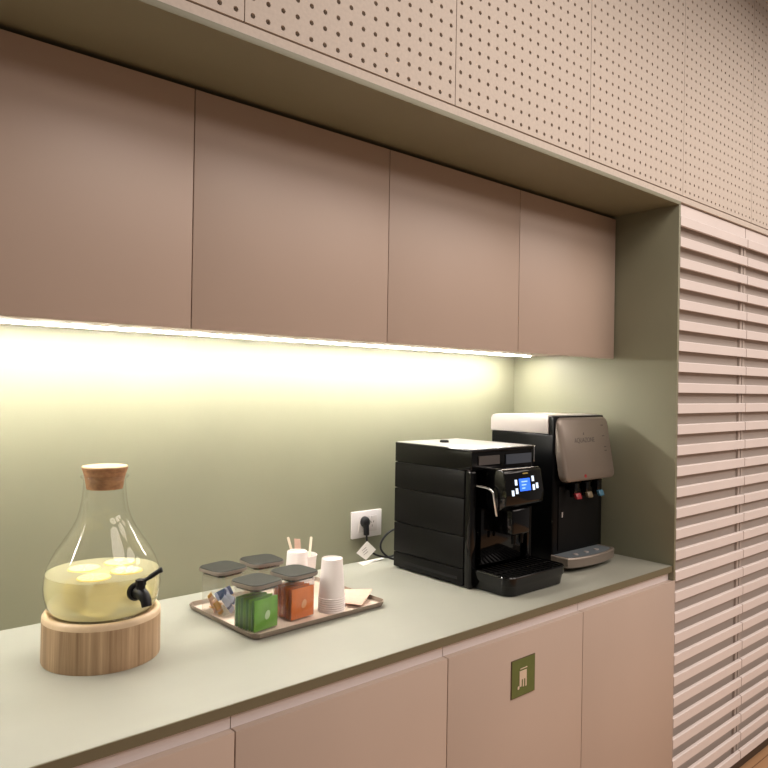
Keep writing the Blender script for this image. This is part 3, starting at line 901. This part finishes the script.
for jar, mats_, mk, colr, h_ in ((JG, ('leafg', 'leafg2'), 'markg', 'green', 0.078), (JO, ('leafo', 'leafo2'), 'marko', 'orange', 0.080)):
    rz = jar.rotation_euler[2]
    m0 = [None, None]
    for k in range(8):
        y = -0.0358 + k * 0.00985
        p = Matrix.Rotation(rz, 4, 'Z') @ Vector((random.uniform(-0.001, 0.001), y, 0))
        loc = (jar.location.x + p.x, jar.location.y + p.y, ZF + 0.0035)
        if m0[k % 2] is None:
            o = obj('tea_sachet', sachet_mesh(0.0785, h_ - 0.002 * (k % 2), 0.0086), mats_[k % 2], smooth=False)
            m0[k % 2] = o
        else:
            o = m0[k % 2].copy(); C.objects.link(o)
        o.location = loc; o.rotation_euler = (0, 0, rz + random.uniform(-0.02, 0.02))
        if k == 0:
            leaf_mark(o, mk, 0.0086, h_)
            lab = '%s tea sachet with pale leaf emblem, frontmost in the jar' % colr
        else:
            lab = '%s %s tea sachet from the front of the jar row' % (ORD[k], colr)
        tag(o, lab, 'tea sachet', '%s tea sachets in the jar' % colr)

# sugar sticks in the back left jar
def stick_pack(loc, rot, w_, l_, mts, lab):
    bm = B()
    n = 8
    loops = []
    for k in range(n + 1):
        x = -l_ / 2 + l_ * k / n
        t_ = 0.006 * (0.15 + 0.85 * math.sin(math.pi * k / n) ** 0.5)
        loops.append([(x, w_ / 2 * math.cos(2 * math.pi * q / 10), t_ * math.sin(2 * math.pi * q / 10)) for q in range(10)])
    loft(bm, loops)
    for f in bm.faces:
        cx = f.calc_center_median().x / l_
        f.material_index = 1 if (0.08 < cx < 0.30 or cx < -0.40) else 0
    o = obj('sugar_stick', bm, mts, smooth='auto')
    p = Matrix.Rotation(JB.rotation_euler[2], 4, 'Z') @ Vector((loc[0] - 0.004, loc[1], 0))
    o.location = (JB.location.x + p.x, JB.location.y + p.y, ZF + loc[2])
    o.scale = (1.03, 1.03, 1.03)
    o.rotation_euler = rot
    return tag(o, lab, 'sugar stick', 'sugar sticks in the back left jar')
stick_pack((-0.005, -0.030, 0.030), (R(78), R(52), R(10)), 0.019, 0.066, ['pblue', 'navy'], 'pale blue and navy sugar stick leaning at the front of the jar')
stick_pack((0.017, -0.018, 0.034), (R(70), R(38), R(8)), 0.020, 0.062, ['pblue', 'navy'], 'pale blue sugar stick leaning behind the frontmost one')
stick_pack((0.016, 0.010, 0.043), (R(60), R(-10), R(14)), 0.024, 0.056, ['navy', 'pblue'], 'navy sugar packet lying on top at the right of the jar')
stick_pack((-0.026, -0.018, 0.022), (R(84), R(58), R(10)), 0.017, 0.050, ['amber', 'peach'], 'amber sugar stick leaning in the left corner of the jar')
stick_pack((-0.027, 0.002, 0.030), (R(80), R(62), R(16)), 0.018, 0.055, ['peach', 'amber'], 'peach sugar stick behind the amber one at left')
stick_pack((0.000, 0.022, 0.012), (R(10), R(3), R(40)), 0.020, 0.055, ['peach', 'amber'], 'peach sugar stick lying on the bottom of the jar')

# paper cups
CH = 0.107
def cup_mesh():
    bm = B()
    ro, rb = 0.0365, 0.0285
    lathe(bm, [(0, 0.006), (rb - 0.0006, 0.006), (rb - 0.0004, 0.0005), (rb, 0.0), (rb + 0.0003, 0.001), (ro, CH - 0.003), (ro + 0.0014, CH - 0.0025), (ro + 0.0019, CH - 0.0012), (ro + 0.0012, CH), (ro - 0.0004, CH - 0.0003),
               (rb + 0.0004, 0.0065), (0, 0.0065)], 40)
    return bm
c0_ = None
def cup(x, y, z, inv, lab, group):
    global c0_
    if c0_ is None:
        c0_ = obj('paper_cup', cup_mesh(), 'paper', smooth='auto'); o = c0_
    else:
        o = c0_.copy(); C.objects.link(o)
    o.location = (x, y, z + (CH if inv else 0)); o.rotation_euler = (math.pi if inv else 0, 0, 0)
    return tag(o, lab, 'cup', group)
N1 = 7
NTH = ['bottom', 'second from the bottom', 'third from the bottom', 'middle', 'third from the top', 'second from the top', 'topmost']
for k in range(N1):
    cup(-1.277, 0.342, ZF + 0.0060 * k, True, 'white paper cup, %s of the upturned stack in front by the napkin' % NTH[k], 'paper cups in the front stack')
N2 = 7
for k in range(N2):
    cup(-1.286, 0.500, ZF + 0.0046 * k, True, 'white paper cup, %s of the upturned stack behind the orange jar' % NTH[k], 'paper cups in the back stack')
cup(-1.224, 0.550, ZF, False, 'upright white paper cup holding stirrers, half hidden behind the upturned cups', 'paper cups in the back of the tray')
def stirrer(a, b, w_, lab, mt='stick'):
    a, b = Vector(a), Vector(b)
    d = (b - a).normalized()
    s = Vector((0.77, -0.64, 0)); s = (s - d * s.dot(d)).normalized(); n_ = d.cross(s)
    L_ = (b - a).length
    bm = B()
    loops = []
    for f, k in ((0, 0.7), (0.02, 1), (0.98, 1), (1.0, 0.7)):
        loops.append([d * (L_ * f) + s * (w_ / 2 * k * u) + n_ * (0.0008 * v) for u, v in ((-1, -1), (1, -1), (1, 1), (-1, 1))])
    loft(bm, loops)
    o = obj('stirrer', bm, mt)
    o.location = a
    return tag(o, lab, 'stirrer', 'wooden stirrers in the paper cups')
stirrer((-1.220, 0.542, ZF + 0.0075), (-1.199, 0.552, H + 0.163), 0.0075, 'pale wooden stirrer standing on the right in the upright cup')
stirrer((-1.234, 0.548, ZF + 0.0075), (-1.2775, 0.562, H + 0.170), 0.0075, 'pale wooden stirrer leaning left out of the upright cup')
bm = B()
prism(bm, [(-0.010, 0.0), (0.010, 0.0), (0.010, 0.143), (-0.008, 0.146)], 'y', -0.002, 0.002)
o = obj('sugar_sachet', bm, 'napkin', smooth=False)
o.location = (-1.232, 0.563, ZF + 0.0075); o.rotation_euler = (0, R(-4), R(-35))
tag(o, 'kraft paper sachet standing between the stirrers in the upright cup', 'sachet')

# napkins
def napkin(pts_z, lab, th=0.0012):
    bm = B()
    q = [Vector(p) for p in pts_z]
    n = 6
    up = [[None] * (n + 1) for _ in range(n + 1)]; dn = [[None] * (n + 1) for _ in range(n + 1)]
    for i in range(n + 1):
        for jj in range(n + 1):
            u, v = i / n, jj / n
            p = q[0] * (1 - u) * (1 - v) + q[1] * u * (1 - v) + q[2] * u * v + q[3] * (1 - u) * v
            p.z += 0.0015 * math.sin(u * 5) * math.sin(v * 4)
            up[i][jj] = bm.verts.new(p + Vector((0, 0, th))); dn[i][jj] = bm.verts.new(p)
    for i in range(n):
        for jj in range(n):
            bm.faces.new((up[i][jj], up[i + 1][jj], up[i + 1][jj + 1], up[i][jj + 1]))
            bm.faces.new((dn[i][jj], dn[i][jj + 1], dn[i + 1][jj + 1], dn[i + 1][jj]))
    for i in range(n):
        bm.faces.new((up[i][0], dn[i][0], dn[i + 1][0], up[i + 1][0]))
        bm.faces.new((up[i][n], up[i + 1][n], dn[i + 1][n], dn[i][n]))
        bm.faces.new((up[0][i], up[0][i + 1], dn[0][i + 1], dn[0][i]))
        bm.faces.new((up[n][i], dn[n][i], dn[n][i + 1], up[n][i + 1]))
    o = obj('paper_napkin', bm, 'napkin', smooth='auto')
    return tag(o, lab, 'napkin', 'brown paper napkins on the tray')
zf = ZF
napkin([(-1.229, 0.330, zf + 0.0015), (-1.200, 0.307, zf + 0.0015), (-1.130, 0.374, zf + 0.0015), (-1.176, 0.440, zf + 0.0015)], 'lower brown paper napkin lying flat under the folded one')
napkin([(-1.236, 0.352, zf + 0.008), (-1.205, 0.298, zf + 0.008), (-1.113, 0.360, zf + 0.022), (-1.168, 0.446, zf + 0.015)], 'upper brown paper napkin with raised right corner, beside the cup stack')
